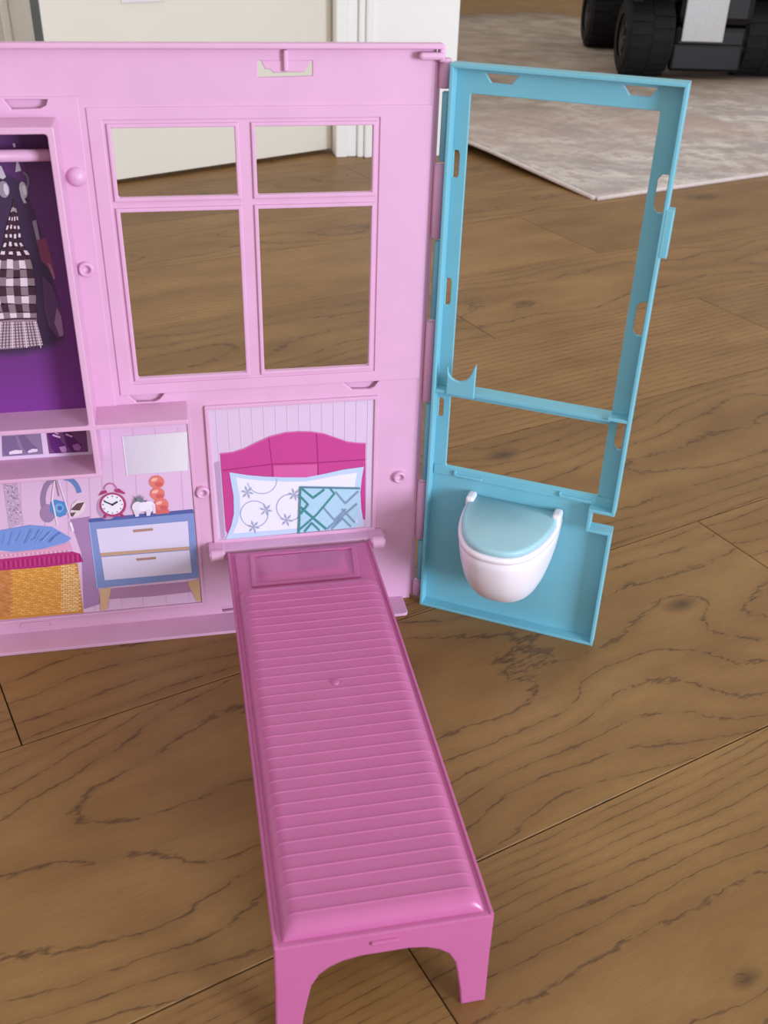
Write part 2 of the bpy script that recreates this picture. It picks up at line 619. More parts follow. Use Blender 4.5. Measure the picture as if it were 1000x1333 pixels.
def vm(x, y, z):
    c, s_ = math.cos(VA), math.sin(VA)
    return (VC[0] + x * c - y * s_, VC[1] + x * s_ + y * c, z + 1.1)


def wheel(cx, cy, r, w, side):
    mb = MB()
    h = w / 2
    prof = [(-h, r * 0.55), (-h, r * 0.86), (-h * 0.86, r * 0.96), (-h * 0.5, r), (h * 0.5, r), (h * 0.86, r * 0.96), (h, r * 0.86), (h, r * 0.55)]
    mb.lathe((cx, cy, r), (1, 0, 0), prof, 40)
    for k in range(20):                              # tread blocks
        a0 = 2 * math.pi * k / 20
        for sg in (-1, 1):
            bx = MB().box(0.2 if sg > 0 else -h * 0.88, h * 0.88 if sg > 0 else -0.2, -r * 0.09, r * 0.09, r * 0.97, r * 1.025)
            a1 = a0 + (0.08 if sg > 0 else -0.08)
            pts = [(cx + x, cy + y * math.cos(a1) + z * math.sin(a1), r - y * math.sin(a1) + z * math.cos(a1)) for x, y, z in bx.v]
            mb.add(pts, bx.f)
    mb.v = [vm(*q) for q in mb.v]
    t = mb.build('wheel', M['rubber'], ride)
    hb = MB().lathe((cx, cy, r), (1, 0, 0), [(-h * 0.7, 0.01), (-h * 0.7, r * 0.22), (-h * 0.55, r * 0.3), (-h * 0.75, r * 0.5), (-h * 0.9, r * 0.58), (h * 0.9, r * 0.58), (h * 0.75, r * 0.5), (h * 0.55, r * 0.3), (h * 0.7, r * 0.22), (h * 0.7, 0.01)], 24)
    for k in range(5):
        a1 = 2 * math.pi * k / 5
        for sx in (-1, 1):
            bx = MB().box(sx * h * 0.78 - 0.5, sx * h * 0.78 + 0.5, -1.1, 1.1, r * 0.2, r * 0.57)
            hb.add([(cx + x, cy + y * math.cos(a1) + z * math.sin(a1), r - y * math.sin(a1) + z * math.cos(a1)) for x, y, z in bx.v], bx.f)
    hb.v = [vm(*q) for q in hb.v]
    hb.build('wheel_hub', M['hub'], t)


for cx, cy in ((-19.5, -3), (18.5, 3), (-19.5, 62), (18.5, 62)):
    wheel(cx, cy, 11.3, 14.5, 1)


def vbox(name, mat, *boxes):
    mb = MB()
    for q in boxes:
        mb.box(*q)
    mb.v = [vm(*q) for q in mb.v]
    return mb.build(name, mat, ride)


vbox('chassis', M['black'], (-11, 12, -8, 74, 7, 15, 1.5), (-11.5, 12.5, 4, 58, 14, 34, 3))
vbox('axle', M['charcoal'], (-13, 14, -1.5, 1.5, 9.5, 12.5, 0.5))
vbox('axle', M['charcoal'], (-13, 14, 60.5, 63.5, 9.5, 12.5, 0.5))
vbox('bumper', M['black'], (-11.5, 11, -9.0, -6, 2.0, 10.0, 0.9))
vbox('hood', M['black'], (-11, 13, -8.5, 24, 15, 36, 2.5))
vbox('fender', M['charcoal'], (-27, -11.5, -16, 12, 24.5, 28, 1.2), (-27, -24, -16, 12, 22, 26, 0.8))
vbox('fender', M['charcoal'], (13, 28.5, -10, 18, 24.5, 28, 1.2), (25.5, 28.5, -10, 18, 22, 26, 0.8))
vbox('fender', M['charcoal'], (-27, -11.5, 48, 76, 24.5, 28, 1.2))
vbox('fender', M['charcoal'], (13, 28.5, 48, 76, 24.5, 28, 1.2))
vbox('seat', M['black'], (-10, 11, 30, 58, 34, 40, 2))
o = vbox('silver_plate', M['silver'], (-9.2, 4.0, -9.3, -8.4, 10.6, 33, 0.3))
o['label'] = 'silver grey front plate'

# ------------------------------------------------------------------ the toy house
house = thing('toy_house', (0, 0, 0), 'open folding toy house with lilac pink wall hinged to a turquoise wall, on oak floor', 'toy house')
PK = M['pink']
X0, X1, ZT = -29.0, 11.75, 43.9

# wall panel -------------------------------------------------------
wx = [-8.973, -1.315, 0.0, 7.691]; wz = [38.977, 34.666, 33.735, 21.977]
panes = [rect(wx[a], wx[a + 1], wz[c + 1], wz[c], 0.12, 2) for a in (0, 2) for c in (0, 2)]
zc = [W(337, 78)[1], W(407, 101)[1]]
clip_hole = [W(336, 79), W(336, 101), W(407, 99), W(407, 79)]
slots = [[W(5, 129), (W(62, 129)), W(60, 137), W(52, 141), W(15, 142)],
         [W(168, 515), W(214, 512), W(208, 520), W(201, 523), W(178, 524)],
         [W(448, 499), W(493, 496), W(487, 504), W(481, 506.5), W(458, 507)],
         [W(288, 791), W(310, 788), W(310, 794), W(290, 797)]]
wall_panel = plate(rect(X0, X1, 0.0, ZT - 0.3), panes + [clip_hole] + slots, 0.28, 0.05, flat_map(0.0)).build('wall_panel', PK, house)
for sl in slots:
    xs0 = [q[0] for q in sl]; zs0 = [q[1] for q in sl]
    MB().box(min(xs0) - 0.2, max(xs0) + 0.2, 0.42, 0.6, min(zs0) - 0.4, max(zs0) + 0.5, 0.04).build('slot_pocket', PK, house)
# back skin closing the little slots a hand's breadth behind
# raised fields moulded on the panel
zs = 20.69
plate(rect(-10.35, X1 - 0.1, zs, 40.2), [rect(-9.45, 8.15, 21.5, 39.45)] + [slots[2]] * 0, 0.16, 0.05, flat_map(-0.10)).build('window_surround', PK, house)
rims = MB()
for a in (0, 2):
    for c in (0, 2):
        x0, x1, z0, z1 = wx[a], wx[a + 1], wz[c + 1], wz[c]
        r = plate(rect(x0 - 0.26, x1 + 0.26, z0 - 0.26, z1 + 0.26), [rect(x0, x1, z0, z1)], 0.22, 0.06, flat_map(-0.16))
        r.build('pane_rim', PK, house)
plate(rect(X0, -10.75, 19.9, 40.86), [slots[0]], 0.16, 0.05, flat_map(-0.10)).build('closet_field', PK, house)
# top rim and its corner hook
mb = MB().box(X0, X1 + 0.35, -0.55, 0.30, ZT - 0.34, ZT, 0.1)
mb.build('top_rim', PK, house)
MB().box(10.5, 12.15, -0.75, 0.0, ZT - 0.95, ZT - 0.5, 0.18).box(11.85, 12.2, -0.5, 0.3, ZT - 1.1, ZT - 0.05, 0.1).build('corner_hook', PK, house)
# clip hanging in its window at the top
c0 = W(338, 80); c1 = W(404, 79)
plate([W(340, 79, -.1), W(405, 79, -.1), W(399, 90, -.1), W(396, 94, -.1), W(356, 95, -.1), W(352, 90.5, -.1), W(345, 90, -.1)], [], 0.2, 0.06, flat_map(-0.05)).build('clip_tab', PK, house)
a_ = W(372, 76, -.2)
MB().box(a_[0] - 0.14, a_[0] + 0.14, -0.35, 0.0, a_[1] - 0.75, a_[1] + 0.5, 0.08).build('clip_rib', PK, house)

# right edge: flange and hinge knuckles ----------------------------
plate(rect(X1 - 0.12, X1 + 0.16, 0.3, ZT - 0.6), [], 1.3, 0.06, lambda a, b, c: (a, 0.05 + c, b)).build('edge_flange', PK, house)
MB().box(X1 - 0.05, 12.12, 0.15, 0.95, 0.3, ZT - 0.8, 0.06).build('hinge_strip', PK, house)
for z0, z1, mt in ((0.4, 1.8, 'pink'), (2.0, 6.0, 'teal'), (6.2, 11.6, 'pink'), (11.8, 18.6, 'teal'), (18.8, 25.2, 'pink'), (25.4, 31.2, 'teal'), (31.4, 36.4, 'pink'), (36.6, 41.0, 'teal'), (41.2, 43.0, 'pink')):
    if mt == 'pink':
        MB().tube((12.36, 0.0, z0), (12.36, 0.0, z1), 0.40, None, 18, 0.06).build('hinge_knuckle', PK, house, True)
    else:
        MB().tube((12.55, -0.05, z0), (12.55, -0.05, z1), 0.30, None, 18, 0.06).build('hinge_knuckle', M['teal'], house, True)

# closet: a box standing proud of the wall --------------------------
D = 3.1
zsh = 19.95
cs = plate(rect(X0, -12.1, 15.85, 39.68, 0.15, 2), [rect(X0 + 0.45, -12.52, zsh, 39.28, 0.2, 3), rect(X0 + 0.45, -12.5, 16.15, 19.6, 0.08, 2)], D, 0.07, flat_map(-D))
cs.build('closet_frame', PK, house)
MB().tube((X0 + 0.4, -1.55, 37.75), (-12.4, -1.55, 37.75), 0.36, None, 20).build('closet_rod', PK, house, True)
MB().box(-12.2, -5.72, -D, 0.05, 19.6, zsh, 0.07).build('shelf', PK, house)

# base plate on the floor -------------------------------------------
plate(rect(X0, 11.1, -2.45, 0.0, 0.0) if 0 else [(X0, -2.45), (10.75, -2.45), (11.0, -2.37), (11.1, -2.15), (11.1, 0.05), (X0, 0.05)], [], 0.28, 0.06, lambda a, b, c: (a, b, 0.28 - c)).build('base_plate', PK, house)

a_ = W(28, 822, -0.05); b_ = W(68, 811, -0.05)
zz = 0.95
plate(rect(a_[0], b_[0], zz - 0.28, zz + 0.28, 0.2, 3), [rect(a_[0] + 0.14, b_[0] - 0.14, zz - 0.15, zz + 0.15, 0.1, 3)], 0.16, 0.04, flat_map(-0.1)).build('base_slot', PK, house)
MB().box(-5.86, -5.6, -0.14, 0.02, 1.5, 19.6, 0.05).build('nook_frame', PK, house)
MB().box(X0, -5.6, -0.16, 0.02, 1.42, 1.68, 0.05).build('nook_frame', PK, house)
# pegs ---------------------------------------------------------------
x, z = W(100, 230, -.1)
MB().lathe((x, -0.08, z), (0, -1, 0), [(0, 0.62), (0.12, 0.6), (0.34, 0.46), (0.46, 0.25), (0.5, 0.0)], 24).build('round_peg', PK, house, True)
for (u, v) in ((107, 351), (264, 641.5), (520.5, 621.5)):
    x, z = W(u, v, -.25)
    x = max(x, -11.55)
    MB().lathe((x, 0.0, z), (0, -1, 0), [(0, 0.52), (0.32, 0.5), (0.40, 0.45), (0.40, 0.31), (0.30, 0.26), (0.12, 0.24), (0.12, 0.0)], 28).build('ring_peg', PK, house, True)

# headboard frame and bed brackets -------------------------------------
hb_in = [W(284, 703), W(485.2, 686), W(488.3, 518.5), W(272.5, 530)]
HL, HR, HB, HT = -4.2, 8.22, 7.45, 19.2
plate(rect(HL - 0.32, HR + 0.32, HB - 0.1, HT + 0.3, 0.1, 2), [rect(HL, HR, HB + 0.25, HT, 0.05, 2)], 0.3, 0.06, flat_map(-0.22)).build('headboard_frame', PK, house)
MB().box(-4.3, 8.4, -1.3, 0.0, 6.95, 7.42, 0.1).build('bed_ledge', PK, house)
for xa, xb in ((-5.0, -3.70), (7.86, 9.1)):
    mb = MB().box(xa, xb, -1.85, 0.0, 6.95, 7.5, 0.14)
    mb.tube((xa + 0.1, -1.5, 7.12), (xb - 0.1, -1.5, 7.12), 0.5, None, 20, 0.1)
    mb.build('bed_bracket', PK, house)


# ------------------------------------------------------------------ flat prints (stickers) on the pink wall
class Print:
    def __init__(self, y):
        self.y = y; self.v = []; self.f = []; self.c = []; self.k = 0

    def poly(self, pts, rgb, raw=False):
        y = self.y - 0.005 * self.k; self.k += 1
        n = len(self.v)
        for p in pts:
            a, b_ = p if raw else W(p[0], p[1], self.y)
            self.v.append((a, y, b_))
        self.f.append(tuple(range(n, n + len(pts))))
        self.c.append(rgb if isinstance(rgb, list) else [rgb] * len(pts))
        return self

    def flush(self, polys, rgb=None):                # many that share one layer
        y = self.y - 0.005 * self.k; self.k += 1
        for pts, c in polys:
            n = len(self.v)
            for p in pts:
                a, b_ = W(p[0], p[1], self.y)
                self.v.append((a, y, b_))
            self.f.append(tuple(range(n, n + len(pts)))); self.c.append([c] * len(pts))
        return self

    def halo(self, pts, rgb, edge, w):
        """a shape printed with a soft edge: solid inside, blending into the ground over w pixels"""
        cx = sum(p[0] for p in pts) / len(pts); cy = sum(p[1] for p in pts) / len(pts)
        out = []
        for x, y in pts:
            L = math.hypot(x - cx, y - cy)
            out.append((x + (x - cx) / L * w, y + (y - cy) / L * w))
        self.poly(pts, rgb)
        for k in range(len(pts)):
            k2 = (k + 1) % len(pts)
            self.k -= 1
            self.poly([pts[k], pts[k2], out[k2], out[k]], [rgb, rgb, edge, edge])
        return self

    def ell(self, cx, cy, rx, ry, rgb, n=24, rot_=0.0):
        c, s_ = math.cos(rot_), math.sin(rot_)
        return self.poly([(cx + rx * math.cos(t) * c - ry * math.sin(t) * s_, cy + rx * math.cos(t) * s_ + ry * math.sin(t) * c)
                          for t in (2 * math.pi * k / n for k in range(n))], rgb)

    def stroke(self, pts, w, rgb, closed=False):
        qs_ = []
        seq = list(zip(pts[:-1], pts[1:])) + ([(pts[-1], pts[0])] if closed else [])
        for (x0, y0), (x1, y1) in seq:
            L = math.hypot(x1 - x0, y1 - y0) or 1
            ex, ey = (x1 - x0) / L, (y1 - y0) / L
            nx, ny = -ey * w / 2, ex * w / 2
            ax, ay = x0 - ex * w * 0.2, y0 - ey * w * 0.2; bx, by = x1 + ex * w * 0.2, y1 + ey * w * 0.2
            qs_.append(([(ax + nx, ay + ny), (bx + nx, by + ny), (bx - nx, by - ny), (ax - nx, ay - ny)], rgb))
        # one tiny step per segment so they never share a plane
        for q in qs_:
            self.flush([q]); self.k -= 0.7
        self.k = math.ceil(self.k)
        return self

    def ring(self, cx, cy, rx, ry, w, rgb, a0=0, a1=360, n=28):
        t = [math.radians(a0 + (a1 - a0) * k / n) for k in range(n + 1)]
        polys = []
        for p_, q_ in zip(t[:-1], t[1:]):
            o_ = lambda tt, e: (cx + (rx + e) * math.cos(tt), cy + (ry + e) * math.sin(tt))
            polys.append(([o_(p_, w / 2), o_(q_, w / 2), o_(q_, -w / 2), o_(p_, -w / 2)], rgb))
        return self.flush(polys)

    def build(self, name, parent, label=None):
        me = bpy.data.meshes.new(name)
        off = world_loc(parent)
        vs = [tuple(Vector(v) * S - off) for v in self.v]
        fs = []
        for f in self.f:                              # all faces look at the room (-y)
            a = sum((vs[f[i]][0] * vs[f[(i + 1) % len(f)]][2] - vs[f[(i + 1) % len(f)]][0] * vs[f[i]][2]) for i in range(len(f)))
            fs.append(f if a > 0 else tuple(reversed(f)))
        me.from_pydata(vs, [], fs)
        at = me.attributes.new('ink', 'FLOAT_COLOR', 'POINT')
        flat = []
        for c in self.c:
            for q in c:
                flat += list(lin(q)) + [1.0]
        at.data.foreach_set('color', flat)
        o = link(name, me, parent, M['print'])
        if label:
            o['label'] = label
        return o


# --- closet picture
YB = -0.16
pic = Print(YB)
top, mid, bot = (90, 50, 104), (100, 54, 114), (122, 52, 138)
pic.poly([(X0 + 0.3, 39.4), (-12.3, 39.4), (-12.3, 31), (X0 + 0.3, 31)], [top, top, mid, mid], True)
pic.poly([(X0 + 0.3, 31), (-12.3, 31), (-12.3, 24.5), (X0 + 0.3, 24.5)], [mid, mid, (106, 50, 120), (106, 50, 120)], True)
pic.poly([(X0 + 0.3, 24.5), (-12.3, 24.5), (-12.3, 19.9), (X0 + 0.3, 19.9)], [(106, 50, 120), (106, 50, 120), bot, bot], True)
closet_pic = pic.build('closet_picture', house, 'purple closet backing printed with clothes')
k0 = pic.k
pr = Print(YB); pr.k = k0
pr.halo([(-4, 226), (14, 232), (30, 240), (46, 285), (58, 330), (70, 380), (82, 436), (66, 446), (50, 452), (30, 456), (-4, 458)], (66, 46, 76), (101, 53, 114), 9)
pr.poly([(42, 288), (47, 286), (53, 316), (49, 318)], (150, 128, 160))
pr.poly([(48, 312), (60, 310), (66, 330), (72, 356), (70, 360), (60, 345), (53, 338)], (128, 62, 98))
pr.poly([(62, 342), (66, 344), (72, 362), (70, 364)], (160, 105, 140))
pr.poly([(55, 358), (68, 372), (78, 400), (82, 437), (76, 440), (64, 425), (58, 400)], (92, 62, 104))
pr.poly([(74, 400), (80, 412), (83, 436), (78, 438), (71, 420)], (150, 110, 150))
pr.build('printed_dark_dress', closet_pic)
k0 = pr.k
pr = Print(YB); pr.k = k0
pr.stroke([(19, 191), (18, 187)], 3, (205, 180, 210)).stroke([(22, 207), (23, 214)], 3, (190, 165, 195))
pr.poly([(21, 213), (25, 213), (28, 222), (20, 224)], (190, 175, 190))
pr.ring(30, 236, 7, 11, 3, (120, 105, 130), -90, 60)
pr.ell(30.5, 247, 5, 11, (172, 160, 172), 20, -0.2).ell(32, 247, 2.0, 7, (206, 192, 202), 14, -0.2)
pr.poly([(26, 252), (31, 256), (35, 264), (31, 264)], (170, 155, 168))
pr.poly([(-3, 214), (2, 216), (8, 230), (4, 233), (-3, 230)], (196, 182, 194))
pr.ell(5, 246, 7.5, 11, (150, 135, 150), 20, -0.2).ell(8, 246, 3, 8, (206, 192, 202), 16, -0.2)
pr.build('printed_hanger', closet_pic)
k0 = pr.k
pr = Print(YB); pr.k = k0
WHT, GRY, DRK = (222, 200, 212), (138, 116, 126), (66, 40, 54)


def dress_grid(rows, sizes, colours):
    """rows: (y, x_left, x_right); cells between rows"""
    polys = []
    for j, ((ya, la, ra), (yb, lb, rb)) in enumerate(zip(rows[:-1], rows[1:])):
        nx = sizes
        for i in range(nx):
            t0, t1 = i / nx, (i + 1) / nx
            c = colours[(i % 2) + (j % 2)]
            jig = 1.2 * math.sin(i * 2.3 + j * 1.7)
            polys.append(([(la + (ra - la) * t0, ya + jig), (la + (ra - la) * t1, ya + jig * 0.6), (lb + (rb - lb) * t1, yb + jig * 0.6), (lb + (rb - lb) * t0, yb + jig)], c))
    return polys


pr.poly([(18, 258), (20, 258), (23, 275), (26, 300), (27, 316), (44, 345), (44, 350), (0, 350), (-6, 345), (4, 320), (8, 300), (15, 275)], DRK)
rows = []
for k in range(13):
    y = 270 + k * 5.6
    t = k / 12
    lx = 16 - 9 * min(1, t * 2.2) - (8 * max(0, t - 0.6) / 0.4)
    rx = 21 + 6 * min(1, t * 2.0) + (16 * max(0, t - 0.65) / 0.35)
    rows.append((y, lx, rx))
pr.flush(dress_grid(rows, 7, (WHT, DRK, DRK)))
rows = [(338, -6, 40), (350, -8, 43), (361, -10, 45), (372, -11, 46), (384, -10, 47), (395, -8, 47), (406, -5, 48), (417, -2, 48)]
pr.flush(dress_grid(rows, 6, (WHT, GRY, DRK)))
pr.poly([(-3, 416), (47, 414), (51, 428), (56, 448), (30, 452), (1, 454), (-6, 452)], (150, 124, 138))
fine = []
for k in range(9):
    fine.append(([(-4 - k * 0.2, 420 + k * 3.9), (48 + k * 1.0, 418 + k * 3.6), (48 + k * 1.0, 419.4 + k * 3.6), (-4 - k * 0.2, 421.4 + k * 3.9)], (206, 184, 196)))
pr.flush(fine)
fine = []
for k in range(14):
    x0, x1 = -3 + k * 3.7, -7 + k * 4.6
    fine.append(([(x0, 418), (x0 + 1.3, 418), (x1 + 1.4, 452), (x1, 452)], (212, 192, 204) if k % 4 == 1 else (96, 70, 84)))
pr.flush(fine)
pr.stroke([(-4, 416), (20, 414), (47, 414)], 2.2, (70, 44, 58))
pr.build('printed_gingham_dress', closet_pic, 'printed black and white gingham dress with a ruffled hem')

# --- shoes in the cubby
pic = Print(-0.10)
pic.poly([(X0 + 0.3, 19.7), (-12.3, 19.7), (-12.3, 16.1), (X0 + 0.3, 16.1)], (224, 196, 226), True)
pic.poly([(-30, 569), (-3, 568), (-1, 594), (-30, 596)], (140, 118, 150))
pic.poly([(2, 567), (53, 563.5), (56.5, 591), (3, 594.5)], (142, 120, 152))
pic.poly([(60, 563), (112, 560), (115, 588), (64, 590.5)], (118, 72, 122))
shoe_pic = pic.build('cubby_picture', house)
k0 = pic.k
pr = Print(-0.10); pr.k = k0
pr.poly([(3, 568), (20, 568), (25, 583), (30, 588), (29, 591), (8, 593), (3, 588)], (126, 104, 144)).poly([(12, 588), (20, 585.5), (29, 586), (29, 590), (12, 591.5)], (236, 214, 232))
pr.poly([(24, 567), (32, 566), (42, 578), (50, 584), (49, 588), (36, 590), (30, 582)], (122, 98, 138)).poly([(36, 587), (42, 584), (49, 584), (49, 587.5), (37, 589.5)], (232, 210, 228))
pr.build('printed_trainers', shoe_pic)
pr = Print(-0.10); pr.k = k0
pr.poly([(62, 564), (76, 562.5), (80, 575), (88, 582), (87, 589), (72, 590), (66, 582)], (98, 36, 112)).poly([(77, 582), (85, 580), (87, 585), (86, 589), (80, 588)], (196, 140, 196))
pr.poly([(82, 562), (92, 561.5), (98, 572), (107, 579), (106, 586), (94, 588), (86, 578)], (98, 36, 112)).poly([(94, 579), (102, 577), (106, 582), (104, 586), (97, 586)], (170, 110, 172))
pr.stroke([(69, 566), (78, 569)], 2.4, (220, 180, 220)).stroke([(86, 565), (94, 568)], 2.4, (210, 170, 212)).stroke([(72, 563), (76, 564.5)], 1.6, (210, 170, 212))
pr.build('printed_ankle_boots', shoe_pic)

# --- nook picture
pic = Print(-0.05)
WALLP = (222, 184, 216)
pic.poly([W(-60, 627), W(121, 617), W(121, 552), W(244.5, 546), W(250, 640), W(262, 782.5), W(130, 795), W(0, 806.5), W(-60, 811)], WALLP, True)
for x0, x1 in ((142, 158), (128, 141), (172, 186), (201, 216), (231, 246), (23, 32), (53, 62), (83, 93), (112, 123)):
    top_y = 556 if x0 > 121 else 622
    ln = x1 - x0
    pic.flush([([(x0 + (top_y - 556) / 225 * ln, top_y), (x0 + 1.2 + (top_y - 556) / 225 * ln, top_y), (x1 + 1.2, 781 + (262 - x1) * 0.093), (x1, 781 + (262 - x1) * 0.093)], (205, 164, 200))])
    pic.k -= 1
pic.k += 1
pic.poly([(91, 676), (117, 672), (122, 720), (131, 786), (109, 793), (106, 720)], (168, 128, 172))
pic.poly([(140, 766), (245, 757), (254, 770), (200, 776), (140, 780)], (176, 130, 168))
nook = pic.build('nook_picture', house, 'printed bedroom scene of drawers, clock, lamp, headphones and basket')
K = pic.k + 1


def sub():
    p = Print(-0.05); p.k = K
    return p


pr = sub()                                            # lamp
pr.poly([(158.7, 568), (160, 567.5), (168, 617.5), (165, 618)], (180, 150, 182))
pr.poly([(159.5, 568), (243.5, 561.8), (244.6, 612), (165.6, 618.3)], [(212, 202, 214), (228, 222, 226), (226, 220, 226), (208, 196, 210)])
pr.stroke([(159.5, 568), (165.6, 618.3)], 1.6, (232, 222, 234))
for cx, cy, rx, ry in ((204, 627, 10, 8.5), (205, 642.5, 9.5, 8.5), (210, 657, 9.5, 9.5)):
    pr.ell(cx, cy, rx, ry, (224, 122, 112)).ell(cx - 3, cy - 3, 4.5, 2.2, (244, 178, 166), 14, -0.3).ell(cx + 3, cy + 3, 5, 3, (206, 96, 96), 14)
pr.poly([(203, 664), (219, 662), (221, 667), (202, 669)], (212, 104, 100))
pr.build('printed_lamp', nook)
pr = sub()                                            # chest of drawers
pr.poly([(115, 677), (117.5, 675), (251, 662.6), (252.5, 668), (116, 680.5)], (88, 96, 158))
pr.poly([(116, 680), (252, 667.5), (259, 752), (126.6, 765.6)], (130, 144, 198))
pr.stroke([(116, 680), (126.6, 765.6)], 1.6, (160, 172, 220))
pr.poly([(125.6, 688.5), (244.5, 678), (246.5, 711), (130.5, 719.5)], (220, 206, 232))
pr.poly([(130.5, 719.5), (246.5, 711), (247, 715), (131.5, 724)], (196, 156, 134))
pr.poly([(131.8, 725), (246.8, 715.8), (249.6, 745), (136.3, 755)], (220, 206, 232))
pr.poly([(172.5, 689.3), (199, 686.8), (199.3, 690.2), (174, 692.6)], (176, 134, 122)).poly([(177, 726.5), (203, 724.2), (203.3, 727.3), (178, 729.6)], (176, 134, 122))
pr.poly([(130.5, 766), (145, 764.5), (139, 793), (130.5, 794)], (212, 172, 136)).poly([(244, 757.8), (259, 753), (262, 782), (256, 782)], (206, 166, 132))
pr.build('printed_drawers', nook)
pr = sub()                                            # alarm clock
pr.k += 3
pr.ell(140, 660, 14, 16, (186, 146, 186))
pr.ring(143.5, 637, 8, 8, 1.8, (190, 110, 150), 180, 360)
pr.poly([(128, 645), (132, 639), (138, 637.5), (140, 641)], (172, 62, 112)).poly([(149, 637), (155, 635.5), (163, 641), (162, 643), (150, 640)], (172, 62, 112))
pr.poly([(136, 668), (140, 668), (138, 674), (134, 674)], (160, 60, 104)).poly([(154, 668), (158, 667), (163, 672), (159, 673)], (160, 60, 104))
pr.ell(147, 656.5, 17.5, 15.8, (176, 68, 116)).ell(146.5, 656, 14.5, 13.0, (238, 230, 242))
for k in range(12):
    t = math.radians(30 * k)
    pr.stroke([(146.5 + 11.5 * math.cos(t), 656 + 10.3 * math.sin(t)), (146.5 + 13.2 * math.cos(t), 656 + 11.8 * math.sin(t))], 1.2, (120, 110, 130))
pr.stroke([(146.5, 656), (136, 651.5)], 1.7, (50, 48, 62)).stroke([(146.5, 656), (153, 652)], 1.9, (50, 48, 62))
pr.ell(146.5, 656, 1.4, 1.3, (50, 48, 62), 10)
pr.build('printed_alarm_clock', nook)
pr = sub()                                            # elephant planter
pr.k += 20
lv = random.Random(3)
for k in range(17):
    t = math.radians(200 + k * 8.8)
    L = lv.uniform(9, 14)
    bx, by = 181, 656
    ex, ey = bx + L * math.cos(t), by + L * 1.15 * math.sin(t)
    pr.poly([(bx - 1.6 * math.sin(t), by + 1.6 * math.cos(t)), (ex, ey), (bx + 1.6 * math.sin(t), by - 1.6 * math.cos(t))], lv.choice([(112, 116, 126), (92, 98, 108), (134, 134, 146)]))
    pr.k -= 0.5
pr.ell(179.5, 659, 7.5, 7.5, (232, 220, 236)).ell(194, 658, 8.2, 7.2, (240, 230, 242)).ell(188, 658, 8, 6.2, (236, 226, 240))
pr.poly([(173, 661), (181, 663), (181, 670.5), (176.5, 671)], (222, 208, 228)).poly([(190, 662), (197, 662), (195.5, 669.5), (191, 670)], (226, 212, 230)).poly([(198, 654), (202, 657), (203, 666), (199.5, 667)], (228, 214, 232))
pr.build('printed_elephant_planter', nook)
pr = sub()                                            # headphones and sunglasses on strings
pr.ring(74, 650, 18, 27, 7, (150, 124, 160), 150, 262).ring(84, 648, 20, 26, 6.5, (104, 132, 184), 268, 345)
pr.ell(62, 668, 10, 12, (160, 128, 166), 20)
pr.poly([(66, 653), (72, 650), (84, 653), (88, 660), (86, 670), (78, 673), (70, 670), (65, 664)], (86, 138, 198)).ell(77, 661, 6, 6, (122, 168, 218)).ell(78, 661, 3, 3, (72, 112, 176))
pr.poly([(94, 656), (101, 650), (110, 652), (112, 657), (108, 667), (98, 673), (91, 670)], (226, 206, 214)).poly([(92, 663), (100, 655), (110, 653), (104, 664), (97, 664)], (106, 74, 82)).poly([(92, 667), (99, 666), (95, 672), (91, 671)], (112, 80, 86))
pr.stroke([(71, 626), (68, 650), (75, 683)], 2, (234, 214, 232)).stroke([(76, 624), (86, 655), (92, 674)], 2, (230, 210, 230)).stroke([(92, 680), (95, 690)], 3.4, (236, 220, 236))
pr.stroke([(73, 625), (77, 645)], 1.4, (170, 130, 150))
pr.build('printed_headphones', nook)
pr = sub()                                            # bead necklace
pr.poly([(4, 628), (22, 626), (31, 680), (12, 688)], (196, 164, 196))
bd = random.Random(5)
bs_ = []
for k in range(90):
    t = bd.random(); s_ = bd.random()
    cx, cy = 5 + 17 * s_ + 8 * t, 630 + 52 * t
    w_ = bd.uniform(0.7, 1.5)
    bs_.append(([(cx - w_, cy), (cx, cy - w_), (cx + w_, cy), (cx, cy + w_)], bd.choice([(150, 122, 150), (226, 202, 222), (168, 140, 166)])))
for q in bs_:
    pr.flush([q]); pr.k -= 0.96
pr.k = math.ceil(pr.k)
pr.build('printed_bead_necklace', nook)
pr = sub()                                            # basket
pr.poly([(-40, 744), (101, 733), (104, 760), (108.7, 797.3), (0, 807), (-40, 811)], (204, 138, 62))
wv = []
for r_ in range(26):
    for c_ in range(22):
        x0 = -38 + c_ * 6.5; y0 = 745 - (x0 + 38) * 0.075 + r_ * 2.45
        xr = x0 + (5.6 if x0 < 95 else 4)
        lim = 101 + (y0 - 733) * 0.12
        if xr > lim or y0 > 803 - x0 * 0.085:
            continue
        sh = 6 * ((r_ * 7 + c_ * 13) % 5) - 12
        base_c = (228 + sh, 164 + sh, 84 + sh) if x0 < 78 else (236 + sh // 2, 196 + sh, 142 + sh)
        if x0 < 12:
            base_c = (200 + sh, 128 + sh, 88 + sh)
        wv.append(([(x0 + (r_ % 2) * 3.0, y0), (xr + (r_ % 2) * 3.0, y0 - 0.4), (xr + (r_ % 2) * 3.0, y0 + 1.3), (x0 + (r_ % 2) * 3.0, y0 + 1.7)], base_c))
pr.flush(wv)
pr.build('printed_wicker_basket', nook)
pr = sub()
pr.k += 2
pr.poly([(-40, 730), (0, 727.5), (94, 717.5), (104, 720.5), (108.7, 731), (60, 738), (0, 742.5), (-40, 746)], (178, 46, 116))
kn = []
for k in range(46):
    x0 = -36 + k * 3.1
    kn.append(([(x0, 731 - x0 * 0.1), (x0 + 1.2, 731 - x0 * 0.1), (x0 + 1.8, 740 - x0 * 0.09), (x0 + 0.6, 740 - x0 * 0.09)], (150, 34, 96) if k % 2 else (200, 76, 142)))
pr.flush(kn)
